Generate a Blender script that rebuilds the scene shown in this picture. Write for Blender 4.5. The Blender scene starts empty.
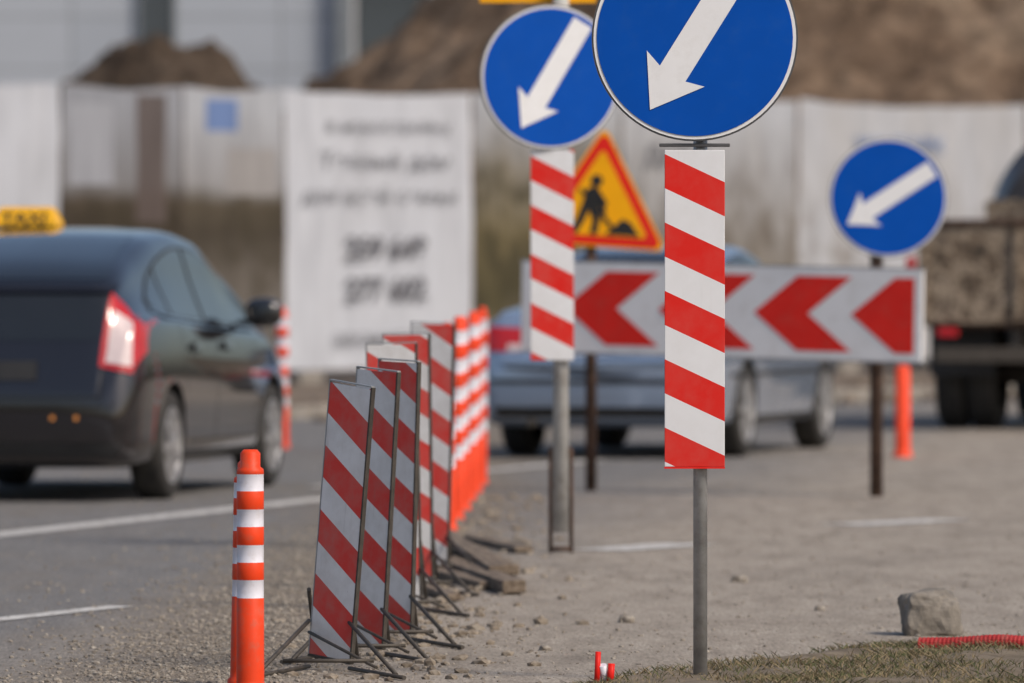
import bpy, math, random, bmesh
from mathutils import Vector, Matrix, noise
from mathutils.bvhtree import BVHTree
random.seed(7)
scene = bpy.context.scene
R = math.radians

# ------------------------------------------------------------------ helpers
def link(o, parent=None):
    scene.collection.objects.link(o)
    if parent is not None:
        o.parent = parent
    return o

def empty(name, loc=(0,0,0), rot=(0,0,0)):
    e = bpy.data.objects.new(name, None)
    e.location = loc; e.rotation_euler = rot
    e.empty_display_size = 0.2
    return link(e)

def mesh(name, verts, faces, mat=None, parent=None, smooth=False, loc=(0,0,0), rot=(0,0,0), mi=None):
    m = bpy.data.meshes.new(name)
    m.from_pydata([tuple(v) for v in verts], [], faces)
    if mat is not None:
        for mm in (mat if isinstance(mat, (list, tuple)) else [mat]):
            m.materials.append(mm)
    if mi:
        m.polygons.foreach_set('material_index', mi)
    if smooth:
        m.polygons.foreach_set('use_smooth', [True]*len(m.polygons))
    m.update()
    o = bpy.data.objects.new(name, m)
    o.location = loc; o.rotation_euler = rot
    return link(o, parent)

def box(name, size, loc, mat, parent=None, rot=(0,0,0), bevel=0.0):
    x,y,z = size[0]/2,size[1]/2,size[2]/2
    v=[(-x,-y,-z),(x,-y,-z),(x,y,-z),(-x,y,-z),(-x,-y,z),(x,-y,z),(x,y,z),(-x,y,z)]
    f=[(0,3,2,1),(4,5,6,7),(0,1,5,4),(1,2,6,5),(2,3,7,6),(3,0,4,7)]
    o = mesh(name,v,f,mat,parent,loc=loc,rot=rot)
    if bevel>0:
        b=o.modifiers.new('bevel','BEVEL'); b.width=bevel; b.segments=2
    return o

def tube(name, p1, p2, r, mat, parent=None, n=14, r2=None):
    p1=Vector(p1); p2=Vector(p2); d=p2-p1
    q=d.to_track_quat('Z','Y'); L=d.length
    r2 = r if r2 is None else r2
    v=[];f=[]
    for k,(z,rr) in enumerate(((0,r),(L,r2))):
        for i in range(n):
            a=2*math.pi*i/n
            v.append(p1+q@Vector((rr*math.cos(a),rr*math.sin(a),z)))
    for i in range(n):
        j=(i+1)%n
        f.append((i,j,n+j,n+i))
    f.append(tuple(range(n-1,-1,-1))); f.append(tuple(range(n,2*n)))
    o=mesh(name,v,f,mat,parent)
    for p in o.data.polygons:
        if len(p.vertices)==4: p.use_smooth=True
    return o

def lathe(name, prof, mat, parent=None, n=24, loc=(0,0,0), rot=(0,0,0), mi=None, mats=None):
    v=[];f=[];idx=[]
    for (r,z) in prof:
        for i in range(n):
            a=2*math.pi*i/n
            v.append((r*math.cos(a),r*math.sin(a),z))
    for k in range(len(prof)-1):
        for i in range(n):
            j=(i+1)%n
            f.append((k*n+i,k*n+j,(k+1)*n+j,(k+1)*n+i))
            idx.append(mi[k] if mi else 0)
    return mesh(name,v,f,mats if mats else mat,parent,smooth=True,loc=loc,rot=rot,mi=idx)

def flatpoly(name, pts, y, mat, parent, ox=0, oz=0):
    v=[(ox+p[0],y,oz+p[1]) for p in pts]
    a=sum(pts[i][0]*pts[(i+1)%len(pts)][1]-pts[(i+1)%len(pts)][0]*pts[i][1] for i in range(len(pts)))
    idx=list(range(len(pts)))
    if a<0: idx.reverse()
    return mesh(name,v,[tuple(idx)],mat,parent)

def circle(r,n=64,cx=0,cz=0):
    return [(cx+r*math.cos(2*math.pi*i/n),cz+r*math.sin(2*math.pi*i/n)) for i in range(n)]

# ------------------------------------------------------------------ materials
def nodes(name):
    m=bpy.data.materials.new(name); m.use_nodes=True
    nt=m.node_tree
    return m,nt,nt.nodes['Principled BSDF']

def N(nt,t,**kw):
    n=nt.nodes.new(t)
    for k,v in kw.items(): setattr(n,k,v)
    return n

def math_n(nt,op,a,b=None,c=None):
    n=N(nt,'ShaderNodeMath',operation=op)
    for i,x in enumerate((a,b,c)):
        if x is None: continue
        if isinstance(x,(int,float)): n.inputs[i].default_value=x
        else: nt.links.new(x,n.inputs[i])
    return n.outputs[0]

def mixc(nt,fac,a,b,blend='MIX'):
    n=N(nt,'ShaderNodeMix',data_type='RGBA',blend_type=blend)
    for s,x in ((0,fac),(6,a),(7,b)):
        if isinstance(x,(int,float)): n.inputs[s].default_value=x
        elif isinstance(x,tuple): n.inputs[s].default_value=(x[0],x[1],x[2],1)
        else: nt.links.new(x,n.inputs[s])
    return n.outputs[2]

def coords(nt,scale=(1,1,1)):
    tc=N(nt,'ShaderNodeTexCoord'); mp=N(nt,'ShaderNodeMapping')
    mp.inputs['Scale'].default_value=scale
    nt.links.new(tc.outputs['Object'],mp.inputs[0])
    return mp.outputs[0]

def sepxyz(nt):
    tc=N(nt,'ShaderNodeTexCoord'); sp=N(nt,'ShaderNodeSeparateXYZ')
    nt.links.new(tc.outputs['Object'],sp.inputs[0])
    return sp.outputs

def noise_n(nt,vec,scale,detail=5,rough=0.55):
    n=N(nt,'ShaderNodeTexNoise'); n.inputs['Scale'].default_value=scale
    n.inputs['Detail'].default_value=detail; n.inputs['Roughness'].default_value=rough
    nt.links.new(vec,n.inputs['Vector'])
    return n.outputs[0]

def ramp(nt,fac,stops):
    n=N(nt,'ShaderNodeValToRGB'); cr=n.color_ramp
    while len(cr.elements)<len(stops): cr.elements.new(0.5)
    for e,(p,c) in zip(cr.elements,stops):
        e.position=p; e.color=(c[0],c[1],c[2],1) if isinstance(c,tuple) else (c,c,c,1)
    nt.links.new(fac,n.inputs[0])
    return n.outputs[0]

def bump(nt,bsdf,h,strength,dist=0.02):
    b=N(nt,'ShaderNodeBump'); b.inputs['Strength'].default_value=strength
    b.inputs['Distance'].default_value=dist
    nt.links.new(h,b.inputs['Height']); nt.links.new(b.outputs[0],bsdf.inputs['Normal'])

def pm(name,col,rough=0.6,metal=0.0,var=0.25,scale=8.0,bmp=0.0,coat=0.0,dirt=None,dirt_amt=0.0,spec=None):
    m,nt,b=nodes(name)
    v=coords(nt)
    n=noise_n(nt,v,scale,4)
    dark=tuple(c*(1-var) for c in col); light=tuple(min(1,c*(1+var)) for c in col)
    c=ramp(nt,n,[(0.3,dark),(0.7,light)])
    if dirt:
        d=noise_n(nt,v,scale*2.3,6,0.7)
        f=ramp(nt,d,[(0.5,0.0),(0.72,dirt_amt)])
        c=mixc(nt,f,c,dirt)
    nt.links.new(c,b.inputs['Base Color'])
    b.inputs['Roughness'].default_value=rough; b.inputs['Metallic'].default_value=metal
    if spec is not None: b.inputs['Specular IOR Level'].default_value=spec
    if coat:
        b.inputs['Coat Weight'].default_value=coat; b.inputs['Coat Roughness'].default_value=0.05
    if bmp: bump(nt,b,n,bmp)
    return m

RED=(0.70,0.020,0.014); WHITE=(0.75,0.765,0.80)
def stripe_mat(name,period,k,phase,red=RED,white=WHITE,dirt=0.35,duty=0.5):
    m,nt,b=nodes(name)
    sp=sepxyz(nt)
    t=math_n(nt,'MULTIPLY_ADD',sp[0],k,sp[2])
    t=math_n(nt,'ADD',t,phase)
    t=math_n(nt,'DIVIDE',t,period)
    t=math_n(nt,'FRACT',t)
    t=math_n(nt,'GREATER_THAN',t,1-duty)
    v=coords(nt)
    n=noise_n(nt,v,7,6,0.65)
    c=mixc(nt,t,white,red)
    f=ramp(nt,n,[(0.42,0.0),(0.75,dirt)])
    c=mixc(nt,f,c,(0.36,0.32,0.28))
    n2=noise_n(nt,coords(nt,(60,60,5)),1.0,4,0.6)
    f2=ramp(nt,n2,[(0.6,0.0),(0.8,dirt*0.6)])
    c=mixc(nt,f2,c,(0.25,0.22,0.2))
    low=ramp(nt,math_n(nt,'MULTIPLY_ADD',sp[2],-1.0,0.0),[(0.2,0.0),(0.55,dirt*0.9)])
    c=mixc(nt,math_n(nt,'MULTIPLY',low,n),c,(0.3,0.26,0.22))
    nt.links.new(c,b.inputs['Base Color'])
    b.inputs['Roughness'].default_value=0.45; b.inputs['Specular IOR Level'].default_value=0.2
    return m

M_galv=pm('galvanised_steel',(0.40,0.41,0.42),0.5,0.45,0.25,14,dirt=(0.2,0.15,0.1),dirt_amt=0.3)
M_dark=pm('dark_steel',(0.075,0.065,0.055),0.6,0.3,0.3,20)
M_rust=pm('rusty_steel',(0.075,0.043,0.03),0.85,0.1,0.5,18,bmp=0.2)
M_blue=pm('sign_blue',(0.001,0.075,0.42),0.4,0,0.05,5,dirt=(0.05,0.14,0.34),dirt_amt=0.10,spec=.12)
M_white=pm('sign_white',(0.78,0.79,0.815),0.4,0,0.03,6,dirt=(0.5,0.48,0.45),dirt_amt=0.22,spec=.2)
M_red=pm('sign_red',(0.74,0.022,0.016),0.4,0,0.06,5,dirt=(0.45,0.1,0.08),dirt_amt=0.2,spec=.15)
M_yellow=pm('sign_yellow',(0.88,0.40,0.005),0.45,0,0.06,5,spec=.2)
M_black=pm('sign_black',(0.012,0.012,0.012),0.5,0,0.1,5)
M_signback=pm('sign_back_grey',(0.10,0.10,0.105),0.5,0.4,0.2,9)
M_orange=pm('post_orange',(0.80,0.058,0.012),0.5,0,0.1,9,dirt=(0.35,0.15,0.1),dirt_amt=0.45,spec=.25)
M_postwhite=pm('post_reflective_white',(0.72,0.72,0.80),0.35,0,0.05,12,dirt=(0.45,0.4,0.38),dirt_amt=0.4)
def wood_mat():
    m,nt,b=nodes('old_wood'); n=noise_n(nt,coords(nt,(1.5,22,22)),2.2,6,.65)
    nt.links.new(ramp(nt,n,[(.3,(.075,.055,.04)),(.5,(.17,.13,.095)),(.7,(.27,.22,.17))]),b.inputs['Base Color'])
    b.inputs['Roughness'].default_value=.9; bump(nt,b,n,.5,.01); return m
M_wood=wood_mat()

# ------------------------------------------------------------------ ground
def ground_mat():
    m,nt,b=nodes('dirt_ground'); v=coords(nt)
    n=noise_n(nt,v,0.6,7,0.65); n2=noise_n(nt,v,9,6,0.7)
    c=ramp(nt,n,[(0.3,(0.12,0.09,0.068)),(0.55,(0.19,0.148,0.112)),(0.75,(0.25,0.205,0.16))])
    c=mixc(nt,0.6,c,ramp(nt,n2,[(0.35,(0.5,0.5,0.5)),(0.65,(1.3,1.3,1.3))]),'MULTIPLY')
    nt.links.new(c,b.inputs['Base Color']); b.inputs['Roughness'].default_value=0.95
    bump(nt,b,n2,0.8,0.05); return m
mesh('ground',[(-600,-300,-0.02),(600,-300,-0.02),(600,900,-0.02),(-600,900,-0.02)],[(0,1,2,3)],ground_mat())

def road_mat():
    m,nt,b=nodes('dusty_asphalt')
    sp=sepxyz(nt)
    big=noise_n(nt,coords(nt,(1.0,0.35,1)),0.9,6,0.6)
    mid=noise_n(nt,coords(nt,(1.0,0.16,1)),7.0,7,0.72)
    fine=noise_n(nt,coords(nt,(1.0,0.10,1)),75,3,0.8)
    t=math_n(nt,'MULTIPLY_ADD',sp[1],-0.12,sp[0])
    t=math_n(nt,'ADD',t,5.1)
    t=math_n(nt,'ADD',t,math_n(nt,'MULTIPLY_ADD',big,1.8,-0.9))
    dust=ramp(nt,math_n(nt,'MULTIPLY_ADD',t,0.55,0.45),[(0.0,0.0),(0.9,1.0)])
    asph=ramp(nt,mid,[(0.3,(0.145,0.141,0.140)),(0.7,(0.205,0.199,0.194))])
    dst=ramp(nt,mid,[(0.30,(0.205,0.174,0.143)),(0.46,(0.30,0.262,0.22)),(0.70,(0.385,0.343,0.293))])
    c=mixc(nt,dust,asph,dst)
    s=math_n(nt,'ABSOLUTE',math_n(nt,'ADD',math_n(nt,'MULTIPLY_ADD',sp[1],-0.03,sp[0]),2.0))
    s=math_n(nt,'ADD',s,math_n(nt,'MULTIPLY_ADD',big,0.9,-0.45))
    sm=ramp(nt,s,[(0.15,1.0),(0.75,0.0)])
    sand=ramp(nt,noise_n(nt,coords(nt,(1.0,0.2,1)),26,5,0.8),[(0.36,(0.10,0.082,0.062)),(0.52,(0.205,0.172,0.135)),(0.66,(0.36,0.32,0.27))])
    c=mixc(nt,math_n(nt,'MULTIPLY',sm,.9),c,sand)
    c=mixc(nt,0.9,c,ramp(nt,fine,[(0.3,(0.62,0.62,0.62)),(0.7,(1.36,1.36,1.36))]),'MULTIPLY')
    pat=noise_n(nt,coords(nt,(1.0,0.3,1)),1.7,5,0.6)
    c=mixc(nt,ramp(nt,pat,[(0.5,0.0),(0.68,0.42)]),c,(0.175,0.152,0.128))
    nt.links.new(c,b.inputs['Base Color']); b.inputs['Roughness'].default_value=0.88
    b.inputs['Specular IOR Level'].default_value=0.25
    bump(nt,b,fine,0.4,0.012); return m
M_road=road_mat()
def edgeY(x): return 75.2+1.55*x
rv=[(-34,-60,0),(40,-60,0),(40,edgeY(40),0),(-34,edgeY(-34),0)]
mesh('road',rv,[(0,1,2,3)],M_road)
kerb=empty('kerb')
d=Vector((1,1.55,0)).normalized(); ang=math.atan2(1.55,1)
M_conc=pm('kerb_concrete',(0.27,0.25,0.225),0.9,0,0.25,4,bmp=0.3,dirt=(0.14,0.11,0.08),dirt_amt=0.8)
p0=Vector((-20,edgeY(-20),0))
for i in range(70):
    p=p0+d*(i+0.5)
    box('kerb_stone_%d'%i,(0.99,0.16,0.14),(p.x,p.y,0.045+random.uniform(-.008,.008)),M_conc,kerb,rot=(0,0,ang),bevel=0.015)

def paint_mat():
    m,nt,b=nodes('worn_road_paint'); v=coords(nt,(1,0.3,1))
    n=noise_n(nt,v,14,6,0.75)
    c=mixc(nt,ramp(nt,n,[(0.42,0.0),(0.66,1.0)]),(0.62,0.61,0.59),(0.31,0.29,0.265))
    nt.links.new(c,b.inputs['Base Color']); b.inputs['Roughness'].default_value=0.7
    return m
M_paint=paint_mat()
def line(name,a,b_,w,z=0.004):
    a=Vector((a[0],a[1],z)); b_=Vector((b_[0],b_[1],z)); t=(b_-a).normalized(); n=Vector((-t.y,t.x,0))*w/2
    return mesh(name,[a-n,b_-n,b_+n,a+n],[(0,1,2,3)],M_paint)
line('road_marking',(-5.6,31.5),(-1.05,49.8),0.22)
line('road_marking',(-2.65,31.9),(-1.6,34.95),0.13)
line('road_marking',(-1.2,52),(0.6,58.5),0.15)
line('road_marking',(0.42,41.3),(0.88,42.2),0.32)
line('road_marking',(1.75,45.0),(2.35,45.9),0.32)
line('road_marking',(3.2,49.0),(3.8,50.2),0.3)

def pebbles(name,n,place,smin,smax,mat,zf=0.5):
    ico=[(0,0,1),(.89,0,.45),(.28,.85,.45),(-.72,.53,.45),(-.72,-.53,.45),(.28,-.85,.45),(.72,.53,-.45),(-.28,.85,-.45),(-.89,0,-.45),(-.28,-.85,-.45),(.72,-.53,-.45),(0,0,-1)]
    fi=[(0,1,2),(0,2,3),(0,3,4),(0,4,5),(0,5,1),(1,6,2),(2,7,3),(3,8,4),(4,9,5),(5,10,1),(6,7,2),(7,8,3),(8,9,4),(9,10,5),(10,6,1)]
    V=[];F=[]
    for _ in range(n):
        x,y,z=place()
        s=smin+(smax-smin)*random.random()**3
        sx,sy,sz=s*random.uniform(.7,1.3),s*random.uniform(.7,1.3),s*random.uniform(.4,.8)
        a=random.random()*6.28; ca,sa=math.cos(a),math.sin(a); o=len(V)
        for (px,py,pz) in ico:
            j=random.uniform(.8,1.2); px*=sx*j;py*=sy*j;pz*=sz*j
            V.append((x+px*ca-py*sa,y+px*sa+py*ca,z+pz+sz*zf*0.6))
        F+= [(a_+o,b_+o,c_+o) for a_,b_,c_ in fi]
    return mesh(name,V,F,mat)
def peb_mat(name,cols,scale=35):
    m,nt,b=nodes(name); n=noise_n(nt,coords(nt),scale,2,0.5)
    nt.links.new(ramp(nt,n,[(0.3,cols[0]),(0.5,cols[1]),(0.7,cols[2])]),b.inputs['Base Color'])
    b.inputs['Roughness'].default_value=0.95; return m
M_gravel=peb_mat('gravel_stone',[(0.14,0.12,0.098),(0.25,0.22,0.185),(0.37,0.34,0.295)])
def pl_strip():
    y=28+random.random()**1.4*17
    xc=-1.15+0.03*(y-28)
    return (random.gauss(xc,0.33),y,0)
def pl_all():
    y=28+random.random()**1.3*34
    return (random.uniform(-2.5,3.6)*y/40,y,0)
pebbles('gravel',15000,pl_strip,0.003,0.013,M_gravel)
pebbles('gravel',7500,pl_all,0.003,0.012,M_gravel)
def pl_row():
    y=random.uniform(29,50); return (random.gauss(-0.42+0.012*(y-29),0.2),y,0)
pebbles('soil_clods',1200,pl_row,0.006,0.034,peb_mat('clods',[(0.15,0.12,0.09),(0.24,0.2,0.155),(0.32,0.28,0.23)]))
def pl_far():
    x=random.uniform(-9,9); return (x,edgeY(x)+random.uniform(-1.5,9),0)
pebbles('soil_clods',2200,pl_far,0.02,0.12,peb_mat('clods_far',[(0.10,0.078,0.058),(0.18,0.142,0.11),(0.28,0.235,0.19)],12))

# ------------------------------------------------------------------ grass verge
def edge_verge(x):
    pts=[(-0.1,27.9),(0.26,28.85),(0.67,30.2),(1.3,31.5),(1.95,32.3),(3,33.4),(6,36),(14,42)]
    for (a,b),(c,e) in zip(pts,pts[1:]):
        if a<=x<=c: return b+(e-b)*(x-a)/(c-a)
    return pts[0][1] if x<pts[0][0] else pts[-1][1]
def vz(x,y):
    e=edge_verge(x)-y
    h=min(1,max(0,e/0.8))
    return -0.012+h*(0.045)+h*0.03*noise.noise(Vector((x*2.2,y*1.2,0)))+h*0.012*noise.noise(Vector((x*9,y*5,3)))
V=[];F=[]
NX,NY=150,110
for j in range(NY+1):
    for i in range(NX+1):
        x=-0.1+ (i/NX)**1.5*14
        ye=edge_verge(x)+0.22*noise.noise(Vector((x*3,5,0)))+0.1*noise.noise(Vector((x*11,2,0)))
        y=ye-(j/NY)**1.6*(ye-6)
        V.append((x,y,vz(x,y)))
for j in range(NY):
    for i in range(NX):
        a=j*(NX+1)+i; F.append((a,a+NX+1,a+NX+2,a+1))
mv,nt,b=nodes('dry_soil_verge'); n=noise_n(nt,coords(nt),7,8,0.7)
nt.links.new(ramp(nt,n,[(0.3,(0.10,0.078,0.052)),(0.5,(0.17,0.135,0.095)),(0.7,(0.25,0.205,0.15))]),b.inputs['Base Color'])
b.inputs['Roughness'].default_value=1; bump(nt,b,n,0.8,0.03)
mesh('grass_verge_ground',V,F,mv,smooth=True)
V=[];F=[];MI=[]
for _ in range(52000):
    x=random.uniform(0.0,3.2); e=edge_verge(x)
    y=e-random.random()**0.8*4.5+0.08
    if noise.noise(Vector((x*2.5,y*1.4,9)))<random.uniform(-0.45,0.35): continue
    z=vz(x,y); h=random.uniform(0.006,0.032); w=random.uniform(0.0012,0.0026)
    a=random.random()*6.28; lx=random.gauss(0,0.9)*h; ly=random.gauss(0,0.9)*h
    dx,dy=math.cos(a)*w,math.sin(a)*w; o=len(V)
    V+=[(x-dx,y-dy,z),(x+dx,y+dy,z),(x+lx*.5+dx*.7,y+ly*.5+dy*.7,z+h*.6),(x+lx,y+ly,z+h)]
    F+=[(o,o+1,o+2),(o,o+2,o+3)]
    k=0 if random.random()<0.6 else 1
    MI+=[k,k]
mesh('grass',V,F,[pm('dry_grass',(0.21,0.165,0.095),0.9,0,0.4,6),pm('green_grass',(0.08,0.09,0.035),0.9,0,0.4,6)],mi=MI)

# ------------------------------------------------------------------ signs
def disc_sign(parent,cx,cz,yf,r,ang,yaw=0.0):
    g=bpy.data.objects.new('disc',None); link(g,parent); g.location=(cx,yf,cz); g.rotation_euler=(0,0,yaw)
    n=72
    v=[(r*math.cos(2*math.pi*i/n),y,r*math.sin(2*math.pi*i/n)) for y in (0,0.018) for i in range(n)]
    f=[(i,(i+1)%n,n+(i+1)%n,n+i) for i in range(n)]+[tuple(range(n-1,-1,-1)),tuple(range(n,2*n))]
    mesh('disc_plate',v,f,M_signback,g)
    flatpoly('white_rim',circle(r*0.982,72),-0.003,M_white,g)
    flatpoly('blue_face',circle(r*0.95,72),-0.006,M_blue,g)
    D=2*r
    hl,hw,sw=0.235*D,0.165*D,0.073*D
    a0=[(0.41*D,0),(0.41*D-hl,hw),(0.41*D-hl*0.88,sw),(-0.44*D,sw),(-0.44*D,-sw),(0.41*D-hl*0.88,-sw),(0.41*D-hl,-hw)]
    ca,sa=math.cos(ang),math.sin(ang)
    flatpoly('arrow',[(x*ca-y*sa,x*sa+y*ca) for x,y in a0],-0.009,M_white,g)
    box('clamp_upper',(0.10,0.035,0.03),(0,0.036,r*0.5),M_galv,g)
    box('clamp_lower',(0.10,0.035,0.03),(0,0.036,-r*0.5),M_galv,g)
    return g

s1=empty('keep_left_sign',(0.64,29.0,0))
tube('pole',(0,0,-0.05),(0,0,2.5),0.024,M_galv,s1)
disc_sign(s1,-0.02,2.185,-0.05,0.35,R(238))
box('striped_board',(0.204,0.012,1.075),(-0.02,-0.036,1.268),stripe_mat('marker_stripes',0.232,0.47,-0.012,dirt=0.12),s1,bevel=0.002)
box('board_bracket_upper',(0.15,0.03,0.03),(-0.02,-0.012,1.75),M_galv,s1)
box('board_bracket_lower',(0.12,0.03,0.03),(-0.02,-0.012,0.85),M_galv,s1)
box('disc_foot_bracket',(0.24,0.02,0.012),(-0.02,-0.03,1.822),M_signback,s1,bevel=0.003)
box('board_end_trim',(0.206,0.02,0.006),(-0.02,-0.034,0.727),M_red,s1)

s2=empty('keep_left_sign',(0.235,41.0,0))
M_post2=pm('weathered_white_post',(0.46,0.46,0.45),0.7,0,0.25,8,dirt=(0.2,0.14,0.1),dirt_amt=0.6)
tube('pole',(0,0,0.1),(0,0,2.8),0.038,M_post2,s2)
disc_sign(s2,-0.05,2.285,-0.07,0.348,R(239),yaw=R(14))
box('striped_board',(0.207,0.014,1.01),(-0.042,-0.055,1.432),stripe_mat('marker_stripes_b',0.235,0.5,0.045,dirt=0.2),s2,bevel=0.002)
box('yellow_plate',(0.56,0.012,0.30),(-0.11,0.05,2.795),M_yellow,s2)
for sx in (-0.05,0.05):
    tube('base_leg',(sx,0.0,0),(sx,0.0,0.5),0.010,M_rust,s2,8)
tube('base_top',(-0.05,0,0.5),(0.05,0,0.5),0.010,M_rust,s2,8)
tube('base_bottom',(-0.05,0,0.02),(0.05,0,0.02),0.012,M_rust,s2,8)

s3=empty('keep_left_sign',(2.14,50.10,0))
tube('pole',(0,0,-0.05),(0,0,1.95),0.038,M_rust,s3)
disc_sign(s3,0.065,1.755,-0.07,0.35,R(213),yaw=R(-4))

pl=Vector((0.06,51.3,1.112)); prr=Vector((2.40,49.8,1.062))
cb=empty('chevron_board',(pl+prr)/2,(0,0,math.atan2(prr.y-pl.y,prr.x-pl.x)))
Lb=(Vector((prr.x,prr.y))-Vector((pl.x,pl.y))).length; Hb=0.54
roll=math.atan2(prr.z-pl.z,Lb)
cbp=bpy.data.objects.new('panel_group',None); link(cbp,cb); cbp.rotation_euler=(0,-roll,0)
M_whiteb=pm('chevron_board_white',(0.84,0.845,0.86),0.4,0,0.03,4,dirt=(0.5,0.46,0.42),dirt_amt=0.3,spec=.2)
M_redb=pm('chevron_board_red',(0.80,0.03,0.022),0.4,0,0.06,5,dirt=(0.5,0.14,0.11),dirt_amt=0.25,spec=.15)
box('panel',(Lb,0.02,Hb),(0,0,0),M_whiteb,cbp,bevel=0.006)
hh=Hb/2-0.05
th=0.31*Lb/2.34; tip=0.25*Lb/2.34
x_end=Lb/2-0.055
for k in range(4):
    t0=Lb/2-(0.412+k*0.568)*Lb/2.38
    if k==0:
        pts=[(t0,0),(t0+tip,hh),(x_end,hh),(x_end,-hh),(t0+tip,-hh)]
    else:
        pts=[(t0,0),(t0+tip,hh),(t0+tip+th,hh),(t0+th,0),(t0+tip+th,-hh),(t0+tip,-hh)]
    flatpoly('red_chevron_%d'%k,pts,-0.0135,M_redb,cbp)
for z in (-0.275,0.275):
    box('frame_rail',(Lb+0.02,0.03,0.008),(0,0.004,z),M_galv,cbp)
for x in (-0.72*Lb/2,0.72*Lb/2):
    box('back_rail',(0.05,0.03,Hb*0.9),(x,0.026,0),M_galv,cbp)
box('crossbar',(Lb*0.95,0.03,0.04),(0,0.055,-0.1),M_galv,cbp)

ws=empty('roadworks_warning_sign',(0.475,51.25,0))
tube('pole',(0,0,-0.05),(0,0,1.95),0.034,M_rust,ws)
tg=bpy.data.objects.new('triangle_group',None); link(tg,ws); tg.location=(0.05,-0.06,1.71); tg.rotation_euler=(0,R(4),R(-6))
def tri(r,rc,n=6):
    pts=[]
    for k in range(3):
        a=math.pi/2+k*2*math.pi/3
        cx,cz=(r-2*rc)*math.cos(a),(r-2*rc)*math.sin(a)
        for i in range(n+1):
            b_=a-math.pi/3+i/n*2*math.pi/3
            pts.append((cx+rc*math.cos(b_),cz+rc*math.sin(b_)))
    return pts
rt=0.49
pts=tri(rt,0.035)
flatpoly('plate_back',pts,0.004,M_signback,tg)
flatpoly('yellow_outer',pts,0.0,M_yellow,tg)
flatpoly('red_border',tri(rt-0.03,0.035),-0.003,M_red,tg)
flatpoly('yellow_face',tri(rt-0.14,0.02),-0.006,M_yellow,tg)
fy=-0.009
def sc(p,k=1.22,dx=0.01,dz=0.0): return [(a*k+dx,b_*k+dz) for a,b_ in p]
flatpoly('worker_head',sc(circle(0.03,20,-0.03,0.125)),fy,M_black,tg)
flatpoly('worker_body',sc([(-0.075,0.085),(-0.03,0.10),(0.03,0.02),(0.02,-0.01),(-0.045,0.0),(-0.09,0.02)]),fy,M_black,tg)
flatpoly('worker_leg_back',sc([(-0.09,0.02),(-0.05,0.01),(-0.075,-0.07),(-0.11,-0.135),(-0.15,-0.135),(-0.115,-0.06)]),fy-0.001,M_black,tg)
flatpoly('worker_leg_front',sc([(-0.07,0.0),(-0.02,0.0),(0.0,-0.06),(-0.01,-0.135),(-0.045,-0.135),(-0.035,-0.065)]),fy-0.002,M_black,tg)
flatpoly('shovel',sc([(-0.11,0.075),(-0.10,0.085),(0.085,-0.11),(0.07,-0.12)]),fy-0.003,M_black,tg)
flatpoly('worker_arm',sc([(-0.04,0.09),(-0.015,0.08),(0.03,-0.03),(0.01,-0.045)]),fy-0.004,M_black,tg)
flatpoly('soil_pile',sc([(0.03,-0.135),(0.11,-0.055),(0.15,-0.07),(0.20,-0.135)]),fy,M_black,tg)

# ------------------------------------------------------------------ striped barrier boards on A frames
def barrier(Y,xt,xb,zt,zb,yaw=44,w=0.2,per=0.226,ph=0.0,rightlegs=1.0,white=(0.78,0.78,0.79)):
    e=empty('striped_barrier_board',(xb,Y,0),(0,0,0))
    lean=math.atan2(xt-xb,zt-zb)
    g=bpy.data.objects.new('board_group',None); link(g,e)
    g.rotation_euler=(0,lean/ max(0.5,math.cos(R(yaw))),R(-yaw))
    H=(zt-zb)
    st=stripe_mat('barrier_stripes',per,0.62,ph,red=(0.72,0.062,0.052),white=white,dirt=0.4)
    box('board',(w,0.010,H),(0,0,zb+H/2),st,g,bevel=0.002)
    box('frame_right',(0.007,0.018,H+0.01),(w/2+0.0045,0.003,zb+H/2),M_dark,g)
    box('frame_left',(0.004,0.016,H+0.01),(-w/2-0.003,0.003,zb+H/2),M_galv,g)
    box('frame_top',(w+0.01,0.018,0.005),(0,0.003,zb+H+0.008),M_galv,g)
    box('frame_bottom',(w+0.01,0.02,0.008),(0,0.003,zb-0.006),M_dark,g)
    box('back_sheet',(w-0.01,0.003,H-0.02),(0,0.008,zb+H/2),M_signback,g)
    cx,sy_=math.cos(R(yaw))*w/2,-math.sin(R(yaw))*w/2
    for sx in (-1,1):
        a=(sx*cx,sx*sy_,0.17); r_=0.0075
        tube('leg_front',a,(sx*cx+0.17*sx*(1.0 if sx<0 else rightlegs),-0.62+0.1*sx,0.010),r_,M_dark,e,8)
        tube('leg_back',(sx*cx,sx*sy_,0.28),(sx*cx+0.02,0.45,0.010),r_,M_dark,e,8)
        tube('foot',(sx*cx,sx*sy_,0.010),(sx*cx+0.20*sx,-0.72,0.010),r_,M_dark,e,8)
    tube('cross_brace',(-cx,-sy_,0.13),(cx+0.10,-0.42,0.03),0.006,M_dark,e,8)
    tube('cross_bar',(-cx-0.08,-0.35,0.05),(cx+0.09,-0.35,0.05),0.007,M_dark,e,8)
barrier(29.75,-0.562,-0.638,1.00,0.045,ph=0.03)
barrier(30.85,-0.487,-0.542,1.03,0.04,ph=0.09)
barrier(31.95,-0.425,-0.452,1.045,0.04,ph=0.15)
barrier(34.6,-0.49,-0.47,1.077,0.04,ph=0.02,yaw=12)
barrier(36.6,-0.455,-0.44,1.095,0.04,ph=0.11,yaw=16)
barrier(38.4,-0.358,-0.386,1.125,0.045,ph=0.06,yaw=22)

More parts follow.
